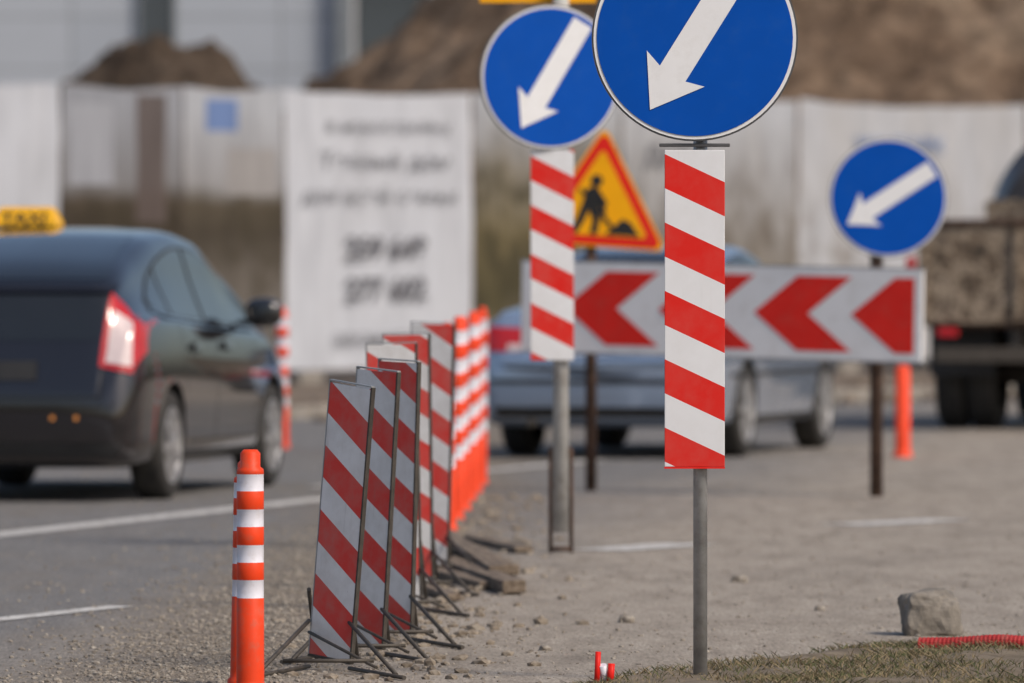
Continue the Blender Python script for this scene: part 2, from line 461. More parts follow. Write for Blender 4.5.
# ------------------------------------------------------------------ flexible delineator posts
def delineator(x,y,h,r=0.045,tilt=(0,0),scheme=0,mato=M_orange,base=0.055):
    e=empty('delineator_post',(x,y,0),(tilt[0],tilt[1],0))
    prof=[(base,0.0),(base,0.02),(max(r,base*0.85),0.03),(r*1.02,0.05)]
    mi=[0,0,0]
    zs=[h*0.395,h*0.47,h*0.54,h*0.612,h*0.685,h*0.757,h*0.83,h*0.9]
    if scheme==1: zs=[h*0.3,h*0.37,h*0.44,h*0.51,h*0.58,h*0.65,h*0.72,h*0.79,h*0.86,h*0.93]
    if scheme==2: zs=[]
    cols=1
    for zz in zs:
        mi.append(0 if cols else 1)
        prof.append((r*(1.0 if cols else 0.985),zz))
        mi.append(0); prof.append((r*(0.985 if cols else 1.0),zz+0.001))
        cols=1-cols
    if zs:
        mi.append(0); prof.append((r*0.98,h*0.92 if scheme==0 else h*0.945))
        mi.append(0); prof.append((r*0.74,h*0.93 if scheme==0 else h*0.955))
        mi.append(0); prof.append((r*0.74,h*0.985))
    else:
        mi.append(0); prof.append((r*0.98,h*0.97))
    mi.append(0); prof.append((r*0.5,h))
    mi.append(0); prof.append((0.001,h))
    lathe('post_body',prof,None,e,24,mi=mi,mats=[mato,M_postwhite])
    return e
delineator(-0.862,28.1,0.81)
delineator(-0.903,28.7,0.76,tilt=(0,R(1.0)))
M_orange2=pm('post_orange_bright',(0.84,0.062,0.016),0.5,0,0.1,9,dirt=(0.3,0.15,0.1),dirt_amt=0.3,spec=.25)
for i in range(6):
    t=i/5
    delineator(-0.325+0.135*t,44.2+8.5*t,1.08+.015*(i%2),r=0.034,tilt=(0,R((-0.6,.5,-.3,.8,0,.4)[i])),scheme=1,mato=M_orange2,base=.042)
delineator(-1.67,62.0,1.02,scheme=1,mato=M_orange2)
delineator(2.72,59.4,0.64,r=0.052,scheme=2,mato=M_orange2,base=.07)

st=empty('marker_stake',(0.285,28.7,0))
tube('stake_red',(0,0,0),(0.005,0,0.115),0.010,M_red,st,10)
tube('stake_white',(0.03,0.03,0),(0.02,0,0.07),0.014,M_postwhite,st,10)
tube('stake_cap',(0.045,0.0,0.0),(0.05,0,0.075),0.012,M_red,st,10)
box('stake_foot',(0.1,0.06,0.02),(0.02,0,0.005),M_rust,st)

pk=empty('timber_planks')
def plank(a,b_,w,h,z,twist=0,tz=0):
    a=Vector((a[0],a[1],z)); b_=Vector((b_[0],b_[1],z)); m=(a+b_)/2; dd=b_-a
    box('plank',(dd.length,w,h),m,M_wood,pk,rot=(R(twist),R(tz),math.atan2(dd.y,dd.x)),bevel=0.006)
plank((-0.34,39.2),(0.01,36.1),0.10,0.055,0.035,3)
plank((-0.30,41.8),(-0.02,38.2),0.11,0.045,0.03,-5)
plank((-0.37,38.3),(-0.10,36.6),0.08,0.035,0.022,4)
plank((-0.33,40.8),(-0.06,37.2),0.08,0.035,0.085,6,.6)
plank((-0.20,42.6),(0.06,40.9),0.09,0.03,0.02,2)
plank((-0.36,36.3),(-0.24,35.4),0.06,0.03,0.02,2)

def rock(name,loc,sx,sy,sz,mat,seed=0):
    bm=bmesh.new(); bmesh.ops.create_icosphere(bm,subdivisions=4,radius=1)
    for v in bm.verts:
        p=v.co.copy(); n=noise.noise(p*1.3+Vector((seed,0,0)))*0.35+noise.noise(p*4+Vector((seed,3,0)))*0.10+noise.noise(p*11)*0.03
        p=p*(1+n)
        p=Vector([math.copysign(abs(c)**0.65,c) for c in p])
        v.co=Vector((p.x*sx,p.y*sy,p.z*sz))
    me=bpy.data.meshes.new(name); bm.to_mesh(me); bm.free(); me.materials.append(mat)
    o=bpy.data.objects.new(name,me); o.location=loc; link(o); return o
rock('stone_block',(1.59,32.45,0.07),0.118,0.14,0.105,pm('stone_grey',(0.20,0.18,0.155),0.95,0,0.35,16,bmp=0.6),3)
rock('stone',(1.0,37.5,0.01),0.035,0.05,0.02,M_gravel,5)
rock('stone',(0.45,33.5,0.01),0.03,0.04,0.02,M_gravel,8)
rock('stone',(1.25,34.6,0.005),0.022,0.03,0.014,M_gravel,12)
rock('stone',(0.12,31.2,0.005),0.02,0.03,0.014,M_gravel,15)

V=[];F=[]
path=[]
nseg=520
for i in range(nseg):
    t=i/(nseg-1); x=1.47+t*1.9; y=30.75-0.25*math.sin(t*3)+0.1*t
    path.append(Vector((x,y,vz(x,y)*0.4+0.030+0.012*math.sin(t*7))))
for i,p in enumerate(path):
    tg_=(path[min(i+1,nseg-1)]-path[max(i-1,0)]).normalized()
    up=Vector((0,0,1)); sd=tg_.cross(up).normalized(); up=sd.cross(tg_)
    r=0.0265 if i%4<2 else 0.0250
    for k in range(16):
        a=2*math.pi*k/16; V.append(p+sd*math.cos(a)*r+up*math.sin(a)*r)
for i in range(nseg-1):
    for k in range(16):
        F.append((i*16+k,i*16+(k+1)%16,(i+1)*16+(k+1)%16,(i+1)*16+k))
F.append(tuple(range(16)))
mesh('corrugated_hose',V,F,pm('hose_red',(0.38,0.03,0.03),0.6,0,0.2,10,dirt=(0.25,0.14,0.11),dirt_amt=0.5,spec=.3))

# ------------------------------------------------------------------ cars
def pchip(pts):
    xs=[p[0] for p in pts]; ys=[p[1] for p in pts]; n=len(xs)
    h=[xs[i+1]-xs[i] for i in range(n-1)]; dl=[(ys[i+1]-ys[i])/h[i] for i in range(n-1)]
    m=[dl[0]]+[0]*(n-2)+[dl[-1]]
    for i in range(1,n-1):
        if dl[i-1]*dl[i]>0:
            w1=2*h[i]+h[i-1]; w2=h[i]+2*h[i-1]
            m[i]=(w1+w2)/(w1/dl[i-1]+w2/dl[i])
    def f(x):
        if x<=xs[0]: return ys[0]
        if x>=xs[-1]: return ys[-1]
        i=0
        while x>xs[i+1]: i+=1
        t=(x-xs[i])/h[i]
        return (ys[i]*(1+2*t)*(1-t)**2+m[i]*h[i]*t*(1-t)**2+ys[i+1]*t*t*(3-2*t)+m[i+1]*h[i]*t*t*(t-1))
    return f
def catmull(P,sub):
    out=[]
    n=len(P)
    for i in range(n-1):
        p0=P[max(i-1,0)];p1=P[i];p2=P[i+1];p3=P[min(i+2,n-1)]
        for k in range(sub):
            t=k/sub
            out.append(tuple(0.5*((2*b)+(-a+c)*t+(2*a-5*b+4*c-d_)*t*t+(-a+3*b-3*c+d_)*t**3) for a,b,c,d_ in zip(p0,p1,p2,p3)))
    out.append(P[-1]); return out

M_glass=pm('car_glass',(0.012,0.014,0.016),0.04,0,0.1,3,coat=0.8)
M_tyre=pm('tyre_rubber',(0.025,0.024,0.023),0.85,0,0.3,12,dirt=(0.12,0.1,0.085),dirt_amt=0.4)
M_rim=pm('alloy_rim',(0.42,0.42,0.43),0.4,0.6,0.15,9,dirt=(0.12,0.1,0.08),dirt_amt=0.6)
M_well=pm('wheel_well_black',(0.012,0.012,0.012),0.9,0,0.2,5)
M_trim=pm('black_plastic_trim',(0.02,0.02,0.021),0.6,0,0.2,9)
M_lred=pm('tail_light_red',(0.48,0.01,0.012),0.15,0,0.1,20,coat=0.7)
M_lclear=pm('tail_light_clear',(0.66,0.55,0.55),0.15,0.1,0.1,20,coat=0.7)
M_plate=pm('number_plate',(0.7,0.7,0.7),0.5,0,0.05,9)
M_chrome=pm('chrome',(0.7,0.7,0.72),0.15,1.0,0.05,9)

def wheel(parent,x,y,r,side,w=0.2,spokes=7):
    g=bpy.data.objects.new('wheel',None); link(g,parent); g.location=(x,y,r); g.rotation_euler=(R(90)*( 1 if side<0 else -1),0,0)
    ho=w/2; a00=random.random()*3
    prof=[(r*0.64,-ho),(r*0.9,-ho),(r*0.985,-ho*0.8),(r,-ho*0.5),(r,ho*0.5),(r*0.985,ho*0.8),(r*0.93,ho*0.96),(r*0.8,ho*1.0),(r*0.72,ho*0.97),(r*0.70,ho*0.93)]
    lathe('tyre',prof,M_tyre,g,40)
    lathe('rim_lip',[(r*0.715,ho*0.94),(r*0.70,ho*1.0),(r*0.66,ho*0.96),(r*0.64,ho*0.5),(r*0.2,ho*0.45),(0.001,ho*0.45)],None,g,40,mi=[0,0,0,1,1],mats=[M_rim,M_well])
    for k in range(spokes):
        a=2*math.pi*k/spokes+a00
        v=[]
        for (rr,ww,z1) in ((r*0.1,0.030,1.02),(r*0.67,0.024,.96)):
            for s in (-1,1):
                for zz in (ho*0.6,ho*z1):
                    v.append((rr*math.cos(a)-s*ww*math.sin(a),rr*math.sin(a)+s*ww*math.cos(a),zz))
        mesh('spoke_%d'%k,v,[(1,3,7,5),(0,4,6,2),(0,1,5,4),(2,6,7,3),(0,2,3,1),(4,5,7,6)],M_rim,g)
    lathe('hub',[(r*0.2,ho*0.5),(r*0.19,ho*1.0),(r*0.12,ho*1.06),(0.001,ho*1.06)],M_rim,g,20)

def make_car(name,loc,theta,prof,paint,axles,rw,arch):
    e=empty(name,loc,(0,0,R(90-theta)))
    fz,fb,fw,fy,fB,Lc=[pchip(prof[k]) for k in ('top','belt','W','yr','bot')]+[prof['L']]
    def lin(a,b,n): return [a+(b-a)*i/n for i in range(n)]
    st=lin(0,0.32,30)+lin(0.32,Lc-0.4,90)+lin(Lc-0.4,Lc,22)+[Lc]
    sub=4; rings=[]
    for x in st:
        W=fw(x);zt=fz(x);zbelt=min(fb(x),zt-0.03);zb=fB(x);yr=min(fy(x),W*0.9);H=zbelt-zb
        keys=[(0,zb),(W*0.55,zb),(W*0.9,zb+0.015),(W*0.965,zb+H*0.12),(W*0.985,zb+H*0.32),(W,zb+H*0.52),(W*0.995,zb+H*0.70),(W*0.972,zb+H*0.86),(W*0.94,zbelt-0.008),(W*0.905,zbelt+0.012),
              (yr+(W*0.905-yr)*0.49,zbelt+(zt-zbelt)*0.45),(yr+0.03,zbelt+(zt-zbelt)*0.80),(yr*0.90,zbelt+(zt-zbelt)*0.945),(yr*0.5,zt-0.006),(0,zt)]
        half=catmull(keys,sub)
        ring=[(x,y,z) for y,z in half]+[(x,-y,z) for y,z in reversed(half[1:-1])]
        rings.append(ring)
    n=len(rings[0]); V=[p for r_ in rings for p in r_]; F=[]
    for i in range(len(rings)-1):
        for k in range(n):
            j=(k+1)%n
            F.append((i*n+k,i*n+j,(i+1)*n+j,(i+1)*n+k))
    F.append(tuple(range(n-1,-1,-1))); F.append(tuple((len(rings)-1)*n+k for k in range(n)))
    body=mesh('body',V,F,[paint,M_well],e,smooth=True)
    bvh=BVHTree.FromPolygons([Vector(v) for v in V],F)
    cuts=[]
    for ax in axles:
        for s in (-1,1):
            v=[];nn=36
            for yy in (0.60,1.1):
                for i in range(nn):
                    a=2*math.pi*i/nn; v.append((ax+arch*math.cos(a),s*yy,rw+0.005+arch*math.sin(a)))
            f=[(i,(i+1)%nn,nn+(i+1)%nn,nn+i) for i in range(nn)]+[tuple(range(nn-1,-1,-1)),tuple(range(nn,2*nn))]
            if s>0: f=[tuple(reversed(q)) for q in f]
            c=mesh('cut',v,f,M_well,None); cuts.append(c)
    save=(e.location.copy(),e.rotation_euler.copy()); e.location=(0,0,0); e.rotation_euler=(0,0,0)
    for c in cuts:
        md=body.modifiers.new('arch','BOOLEAN'); md.operation='DIFFERENCE'; md.object=c; md.solver='EXACT'
        try: md.material_mode='TRANSFER'
        except Exception: pass
    bpy.context.view_layer.update()
    dg=bpy.context.evaluated_depsgraph_get()
    nm=bpy.data.meshes.new_from_object(body.evaluated_get(dg))
    body.modifiers.clear(); body.data=nm
    for c in cuts: bpy.data.objects.remove(c,do_unlink=True)
    e.location,e.rotation_euler=save
    for ax in axles:
        for s in (-1,1): wheel(e,ax,s*(prof['track']),rw,s)
        tube('axle',(ax,-0.7,rw),(ax,0.7,rw),0.04,M_dark,e,8)
    def proj(name_,grid,direction,mat,off=0.004):
        dv=Vector(direction); V=[];F=[];ok=[]
        for row in grid:
            for p in row:
                h=bvh.ray_cast(Vector(p),dv)
                if h[0] is None: V.append(Vector(p)+dv*2.0); ok.append(False)
                else:
                    nrm=h[1]
                    if nrm.dot(dv)>0: nrm=-nrm
                    V.append(h[0]+nrm*off); ok.append(True)
        nr=len(grid);nc=len(grid[0])
        for i in range(nr-1):
            for j in range(nc-1):
                q=(i*nc+j,i*nc+j+1,(i+1)*nc+j+1,(i+1)*nc+j)
                if all(ok[t] for t in q): F.append(q)
        return mesh(name_,V,F,mat,e,smooth=True)
    def side(name_,x0,x1,zlo,zhi,mat,nx=24,nz=8,off=0.004,sides=(-1,1)):
        for s in sides:
            g=[]
            for j in range(nz+1):
                g.append([(x0+(x1-x0)*i/nx, s*3, (lambda x:(zlo(x)+(zhi(x)-zlo(x))*j/nz))(x0+(x1-x0)*i/nx)) for i in range(nx+1)])
            proj(name_,g,(0,-s,0),mat,off)
    def end(name_,corners,mat,rear=True,nx=16,nz=10,off=0.004,mirror=False):
        for ms in ((1,-1) if mirror else (1,)):
            g=[]
            bl,br,tr,tl=corners
            for j in range(nz+1):
                v=j/nz; row=[]
                for i in range(nx+1):
                    u=i/nx
                    y=(bl[0]*(1-u)+br[0]*u)*(1-v)+(tl[0]*(1-u)+tr[0]*u)*v
                    z=(bl[1]*(1-u)+br[1]*u)*(1-v)+(tl[1]*(1-u)+tr[1]*u)*v
                    row.append((-2 if rear else Lc+2, y*ms, z))
                g.append(row)
            proj(name_,g,(1 if rear else -1,0,0),mat,off)
    return e,side,end

C=lambda c:(lambda x:c)
hatch=dict(L=4.46,track=0.768,
 top=[(0,.62),(.03,.74),(.07,.88),(.12,1.02),(.17,1.13),(.23,1.215),(.29,1.26),(.9,1.455),(1.5,1.56),(2.0,1.585),(2.5,1.545),(2.9,1.41),(3.55,1.04),(3.7,.99),(4.15,.82),(4.36,.68),(4.46,.5)],
 belt=[(0,.58),(.07,.78),(.17,.98),(.30,1.05),(1.0,1.04),(2,.99),(3,.95),(3.6,.91),(4.15,.75),(4.46,.44)],
 W=[(0,.70),(.03,.755),(.09,.80),(.2,.84),(.45,.865),(.9,.875),(3.6,.87),(4.1,.82),(4.34,.66),(4.46,.46)],
 yr=[(0,.58),(.1,.60),(.25,.62),(.9,.60),(2.0,.59),(2.9,.62),(3.5,.72),(4.1,.70),(4.46,.3)],
 bot=[(0,.34),(.05,.24),(.16,.2),(.5,.19),(4.2,.19),(4.46,.30)])
def paint(name,col,rough=0.25,metal=0.55,dustf=0.5):
    m,nt,b=nodes(name); n=noise_n(nt,coords(nt),2.2,6,0.65)
    sp=sepxyz(nt)
    low=ramp(nt,sp[2],[(0.2,1.0),(0.5,0.0)])
    f=math_n(nt,'MULTIPLY',math_n(nt,'MULTIPLY_ADD',low,dustf,0.01),n)
    c=mixc(nt,f,col,(0.2,0.17,0.14))
    nt.links.new(c,b.inputs['Base Color']); b.inputs['Metallic'].default_value=metal
    nt.links.new(math_n(nt,'MULTIPLY_ADD',f,0.7,rough),b.inputs['Roughness'])
    b.inputs['Coat Weight'].default_value=1.0; b.inputs['Coat Roughness'].default_value=0.01
    return m
tx,side,end=make_car('taxi_car',(-2.985,48.95,0),10.9,hatch,paint('taxi_dark_grey_paint',(0.038,0.036,0.042),.08,.8,.22),(0.86,3.56),0.315,0.362)
ztop=pchip([(.72,1.15),(1.0,1.285),(1.4,1.395),(1.9,1.45),(2.3,1.435),(2.7,1.33),(3.4,1.02)])
zlo=pchip([(.72,1.12),(1.0,1.08),(2,1.03),(3.4,.975)])
side('window_surround',0.70,3.42,lambda x:zlo(x)-0.015,lambda x:ztop(x)+0.015,M_trim,nx=60,off=0.003)
side('quarter_window',0.76,1.13,zlo,ztop,M_glass,off=0.007)
side('rear_door_window',1.18,1.98,zlo,ztop,M_glass,off=0.007)
side('front_door_window',2.05,3.36,zlo,ztop,M_glass,off=0.007)
side('window_chrome',0.72,3.40,lambda x:zlo(x)-0.022,lambda x:zlo(x)-0.008,M_chrome,nx=60,nz=1,off=0.009)
for x in (1.16,2.02):
    side('pillar_seam',x-.012,x+.012,zlo,ztop,M_trim,nx=2,off=0.009)
seam=pm('panel_gap',(0.008,0.008,0.008),0.8)
for x0,z0,z1 in ((2.02,.33,.99),(1.2,.62,1.03),(3.12,.33,.95)):
    side('door_gap',x0-.004,x0+.004,C(z0),C(z1),seam,nx=1,nz=12,off=0.003)
side('door_bottom_gap',1.35,3.12,C(.325),C(.333),seam,nx=20,nz=1,off=0.003)
side('sill_trim',1.27,3.15,C(.20),C(.27),M_trim,nx=20,nz=2,off=0.004)
for x in (1.38,2.22):
    side('door_handle',x,x+.19,C(.86),C(.892),M_chrome,nx=6,nz=2,off=0.025)
    side('handle_recess',x-.01,x+.2,C(.845),C(.905),seam,nx=6,nz=2,off=0.003)
end('rear_window',[(-.60,1.28),(.60,1.28),(.50,1.53),(-.50,1.53)],M_glass,nx=24,nz=10)
end('lower_rear_window',[(-.60,.93),(.60,.93),(.62,1.19),(-.62,1.19)],M_glass,nx=24,nz=8)
end('spoiler_lip',[(-.66,1.196),(.66,1.196),(.655,1.24),(-.655,1.24)],bpy.data.materials['taxi_dark_grey_paint'],nx=24,nz=3,off=0.02)
end('tail_light',[(.62,.78),(.80,.74),(.80,1.02),(.645,1.20)],M_lred,mirror=True,off=0.012)
end('tail_light_side',[(.80,.76),(.84,.86),(.815,1.08),(.76,1.20)],M_lred,mirror=True,off=0.012)
end('tail_light_clear',[(.655,.80),(.79,.78),(.78,1.02),(.665,1.10)],M_lclear,mirror=True,off=0.018)
end('hatch_gap',[(-.64,.60),(.64,.60),(.64,.608),(-.64,.608)],seam,nx=20,nz=1)
end('hatch_side_gap',[(.636,.60),(.644,.60),(.644,.78),(.636,.78)],seam,nx=1,nz=6,mirror=True)
end('number_plate_recess',[(-.26,.70),(.26,.70),(.26,.81),(-.26,.81)],M_trim,nx=6,nz=3,off=0.010)
end('bumper_lower_trim',[(-.72,.27),(.72,.27),(.76,.345),(-.76,.345)],M_trim,nx=20,nz=3,off=0.006)
end('bumper_crease',[(-.70,.545),(.70,.545),(.70,.555),(-.70,.555)],seam,nx=20,nz=1,off=0.003)
M_refl=pm('reflector_amber',(0.9,0.35,0.08),0.2,0,0.1,9,coat=0.5)
for yy in (-.36,-.50):
    end('bumper_sensor',[(yy-.012,.475),(yy+.012,.475),(yy+.012,.50),(yy-.012,.50)],M_refl,nx=2,nz=2,off=0.01)
end('windscreen',[(-.68,1.06),(.68,1.06),(.52,1.51),(-.52,1.51)],M_glass,rear=False,nx=24,nz=10)
end('head_light',[(.45,.62),(.70,.62),(.74,.78),(.55,.74)],M_lclear,rear=False,mirror=True,off=0.01)
end('grille',[(-.4,.36),(.4,.36),(.45,.5),(-.45,.5)],M_trim,rear=False,off=0.006)
M_tp=bpy.data.materials['taxi_dark_grey_paint']
def ellips(name,loc,s,mat,parent):
    bm=bmesh.new(); bmesh.ops.create_uvsphere(bm,u_segments=20,v_segments=12,radius=1)
    for v in bm.verts:
        v.co=Vector([math.copysign(abs(c)**0.75,c)*k for c,k in zip(v.co,s)])
    me=bpy.data.meshes.new(name); bm.to_mesh(me); bm.free(); me.materials.append(mat)
    me.polygons.foreach_set('use_smooth',[True]*len(me.polygons))
    o=bpy.data.objects.new(name,me); o.location=loc; return link(o,parent)
for s in (-1,1):
    ellips('mirror_shell',(2.87,s*.96,1.07),(.07,.115,.088),M_tp,tx)
    ellips('mirror_glass',(2.825,s*.96,1.07),(.035,.095,.070),M_glass,tx)
    box('mirror_arm',(.05,.14,.03),(2.90,s*.86,1.01),M_trim,tx,bevel=.008)
tube('rear_wiper',(0.17,-0.02,1.0),(0.17,0.34,0.96),0.008,M_black,tx,8)
tl=bpy.data.objects.new('taxi_roof_light',None); link(tl,tx); tl.location=(1.95,0.28,1.58)
M_ty=pm('taxi_sign_yellow',(0.85,0.45,0.015),0.35,0,0.05,6)
v=[]
for z,sx,sy in ((0,.09,.20),(.03,.09,.205),(.11,.045,.17),(.125,.03,.155)):
    v+=[(-sx,-sy,z),(sx,-sy,z),(sx,sy,z),(-sx,sy,z)]
f=[(3,2,1,0),(12,13,14,15)]
for k in range(3):
    for i in range(4):
        j=(i+1)%4; f.append((k*4+i,k*4+j,(k+1)*4+j,(k+1)*4+i))
o=mesh('lamp_housing',v,f,M_ty,tl); bb=o.modifiers.new('b','BEVEL'); bb.width=0.012; bb.segments=3
box('lamp_base',(.2,.36,.015),(0,0,.0),M_trim,tl)
cu=bpy.data.curves.new('taxi_letters','FONT'); cu.body='TAXI'; cu.size=0.105; cu.align_x='CENTER'; cu.extrude=0.002; cu.offset=0.002
o=bpy.data.objects.new('taxi_letters',cu); cu.materials.append(M_black); link(o,tl)
o.location=(-0.094,0,0.026); o.rotation_euler=(R(62),0,R(-90)); o.scale=(1.2,1,1)

sed=dict(L=4.55,track=0.755,
 top=[(0,.66),(.03,.80),(.07,.93),(.12,1.0),(.5,1.05),(.72,1.07),(.95,1.17),(1.35,1.38),(1.8,1.475),(2.2,1.49),(2.55,1.44),(3.2,1.06),(3.4,1.0),(4.2,.82),(4.45,.66),(4.55,.5)],
 belt=[(0,.6),(.07,.88),(.15,.94),(.8,.97),(2,.94),(3.3,.92),(4.2,.76),(4.55,.44)],
 W=[(0,.70),(.04,.78),(.12,.82),(.4,.85),(1,.86),(3.6,.86),(4.2,.80),(4.45,.64),(4.55,.46)],
 yr=[(0,.66),(.3,.68),(.7,.68),(1.0,.62),(1.5,.56),(2.3,.56),(2.8,.60),(3.3,.70),(4.2,.68),(4.55,.3)],
 bot=[(0,.36),(.05,.27),(.2,.22),(4.3,.2),(4.55,.3)])
sd,side,end=make_car('sedan_car',(.567,58.7,0),14.0,sed,paint('sedan_silver_blue_paint',(0.30,0.39,0.54),0.2,0.5,.3),(1.02,3.66),0.325,0.365)
ztop=pchip([(1.0,1.04),(1.3,1.25),(1.6,1.355),(2.0,1.395),(2.4,1.36),(3.1,1.02)])
zlo=pchip([(1.0,1.0),(3.1,.975)])
side('window_surround',1.0,3.12,lambda x:zlo(x)-.015,lambda x:ztop(x)+.015,M_trim,nx=50,off=0.003)
side('rear_door_window',1.1,1.92,zlo,ztop,M_glass,off=0.007)
side('front_door_window',1.98,3.05,zlo,ztop,M_glass,off=0.007)
for x0,z0,z1 in ((1.95,.33,.95),(1.25,.62,.97),(2.98,.33,.94)):
    side('door_gap',x0-.004,x0+.004,C(z0),C(z1),seam,nx=1,nz=12,off=0.003)
side('side_moulding',.5,4.1,C(.56),C(.59),M_trim,nx=40,nz=1,off=0.006)
side('sill_trim',1.4,3.25,C(.21),C(.28),M_trim,nx=20,nz=2,off=0.004)
for x in (1.32,2.1): side('door_handle',x,x+.17,C(.80),C(.83),M_trim,nx=4,nz=2,off=0.02)
end('rear_window',[(-.60,1.105),(.60,1.105),(.46,1.42),(-.46,1.42)],M_glass,nx=24,nz=10)
end('tail_light',[(.50,.74),(.78,.74),(.78,.91),(.50,.90)],M_lred,mirror=True,off=0.01)
end('tail_light_clear',[(.50,.74),(.62,.74),(.62,.79),(.50,.79)],M_lclear,mirror=True,off=0.014)
end('number_plate',[(-.26,.72),(.26,.72),(.26,.83),(-.26,.83)],M_plate,nx=6,nz=3,off=0.01)
end('trunk_gap',[(-.66,.66),(.66,.66),(.66,.668),(-.66,.668)],seam,nx=20,nz=1)
end('bumper_strip',[(-.72,.52),(.72,.52),(.74,.55),(-.74,.55)],M_trim,nx=20,nz=2,off=0.008)
end('bumper_lower',[(-.70,.29),(.70,.29),(.72,.36),(-.72,.36)],M_trim,nx=20,nz=2,off=0.006)
end('windscreen',[(-.66,1.07),(.66,1.07),(.48,1.41),(-.48,1.41)],M_glass,rear=False,nx=24,nz=10)
end('head_light',[(.42,.62),(.68,.62),(.70,.76),(.45,.76)],M_lclear,rear=False,mirror=True,off=0.01)
for s in (-1,1):
    ellips('mirror_shell',(2.85,s*.95,1.0),(.06,.10,.07),bpy.data.materials['sedan_silver_blue_paint'],sd)
tube('exhaust',(-.02,.45,.25),(.3,.45,.25),.028,M_dark,sd)

# ---- truck
tk=empty('cargo_truck',(4.40,67.6,0),(0,0,R(90-12)))
m,nt,b=nodes('mottled_dirty_steel'); n=noise_n(nt,coords(nt),3.6,5,0.72)
nt.links.new(ramp(nt,n,[(0.38,(0.03,0.024,0.018)),(0.45,(0.12,0.085,0.056)),(0.53,(0.33,0.27,0.205)),(0.57,(0.08,0.056,0.038)),(0.68,(0.2,0.165,0.13))]),b.inputs['Base Color'])
b.inputs['Roughness'].default_value=0.7; M_mott=m
M_cab=pm('truck_cab_dark',(0.045,0.038,0.034),0.35,0,0.3,4,coat=.4)
box('tailgate',(.05,2.36,.78),(.02,0,1.24),M_mott,tk,bevel=.01)
for yy in (-1.16,-.4,.4,1.16): box('tailgate_rib',(.04,.06,.74),(-.03,yy,1.24),M_mott,tk,bevel=.008)
box('tailgate_rail',(.06,2.4,.05),(0.0,0,1.655),M_rust,tk,bevel=.01)
for s in (-1,1):
    box('bed_side',(3.4,.05,.74),(1.75,s*1.17,1.23),M_mott,tk,bevel=.01)
    box('chassis_rail',(5.6,.08,.2),(2.9,s*.42,.72),M_dark,tk)
    for k,yy in enumerate((.78,1.04)):
        wheel(tk,.95,s*yy,.44,s,w=.24,spokes=5)
    wheel(tk,4.6,s*.95,.44,s,w=.24,spokes=5)
    box('mudflap',(.015,.52,.42),(.38,s*.9,.64),M_trim,tk,rot=(0,R(4),0))
    box('tail_lamp_box',(.06,.16,.07),(-.05,s*.95,.78),M_lred,tk,bevel=.01)
    box('fender',(1.15,.55,.03),(.95,s*.92,.93),M_trim,tk)
box('bed_floor',(3.45,2.3,.08),(1.75,0,.86),M_rust,tk)
box('front_board',(.05,2.36,1.0),(3.47,0,1.35),M_mott,tk)
box('rear_bumper',(.10,2.1,.12),(-.02,0,.60),M_dark,tk,bevel=.01)
tube('rear_axle',(.95,-1.0,.44),(.95,1.0,.44),.09,M_dark,tk)
lathe('differential',[(.001,-.2),(.17,-.12),(.2,0),(.17,.12),(.001,.2)],M_dark,tk,20,loc=(.95,0,.44),rot=(0,R(90),0))
box('fuel_tank',(.8,.4,.4),(2.4,-.75,.6),M_dark,tk,bevel=.06)
box('marker_lamp_housing',(.05,.08,.10),(-.02,1.25,1.33),M_lred,tk,bevel=.015)
cs=[(3.55,1.12,2.0),(3.65,1.2,2.3),(3.9,1.24,2.5),(4.4,1.24,2.55),(4.85,1.16,2.4),(5.2,1.05,1.6),(5.7,.97,1.35),(5.85,.9,1.1)]
rg=[]
for (x,w,zt) in cs:
    half=[(w*.98,.62),(w,1.2),(w*.98,zt-.75),(w*.90,zt-.45),(w*.72,zt-.18),(w*.4,zt-.03),(0,zt)]
    half=catmull(half,3)
    rg.append([(x,y,z) for y,z in half]+[(x,-y,z) for y,z in reversed(half[:-1])])
V=[p for r_ in rg for p in r_]; n=len(rg[0]); F=[]
for i in range(len(rg)-1):
    for k in range(n-1): F.append((i*n+k,i*n+k+1,(i+1)*n+k+1,(i+1)*n+k))
    F.append((i*n+n-1,i*n,(i+1)*n,(i+1)*n+n-1))
F.append(tuple(range(n))); F.append(tuple((len(rg)-1)*n+k for k in reversed(range(n))))
mesh('cab',V,F,M_cab,tk,smooth=False)
box('cab_rear_window',(.02,1.1,.35),(3.53,0,1.72),M_glass,tk)
for s in (-1,1): box('cab_side_window',(.8,.02,.42),(4.25,s*1.235,1.62),M_glass,tk,rot=(s*R(-4),0,0))
V=[];F=[];nx,ny=40,30
for j in range(ny+1):
    for i in range(nx+1):
        x=.06+3.36*i/nx; y=-1.13+2.26*j/ny
        z=1.25+.42*math.exp(-((x-2.0)/1.1)**2-((y+.25)/.7)**2)+.08*noise.noise(Vector((x*3,y*3,0)))
        V.append((x,y,z))
for j in range(ny):
    for i in range(nx):
        a=j*(nx+1)+i; F.append((a,a+1,a+nx+2,a+nx+1))
def soil_mat(name,a,b_,c_,sc=1.2,con=0.7):
    m,nt,b=nodes(name); n=noise_n(nt,coords(nt),sc,8,0.68); n2=noise_n(nt,coords(nt),sc*5,5,0.75)
    c=ramp(nt,n,[(0.34,a),(0.5,b_),(0.64,c_)])
    c=mixc(nt,con,c,ramp(nt,n2,[(0.35,(0.4,0.4,0.4)),(0.65,(1.35,1.35,1.35))]),'MULTIPLY')
    nt.links.new(c,b.inputs['Base Color']); b.inputs['Roughness'].default_value=1.0
    b.inputs['Specular IOR Level'].default_value=0.1
    bump(nt,b,n2,1.0,0.2); return m
mesh('soil_load',V,F,soil_mat('truck_soil',(.04,.03,.024),(.07,.055,.042),(.1,.08,.06),4),tk,smooth=True)

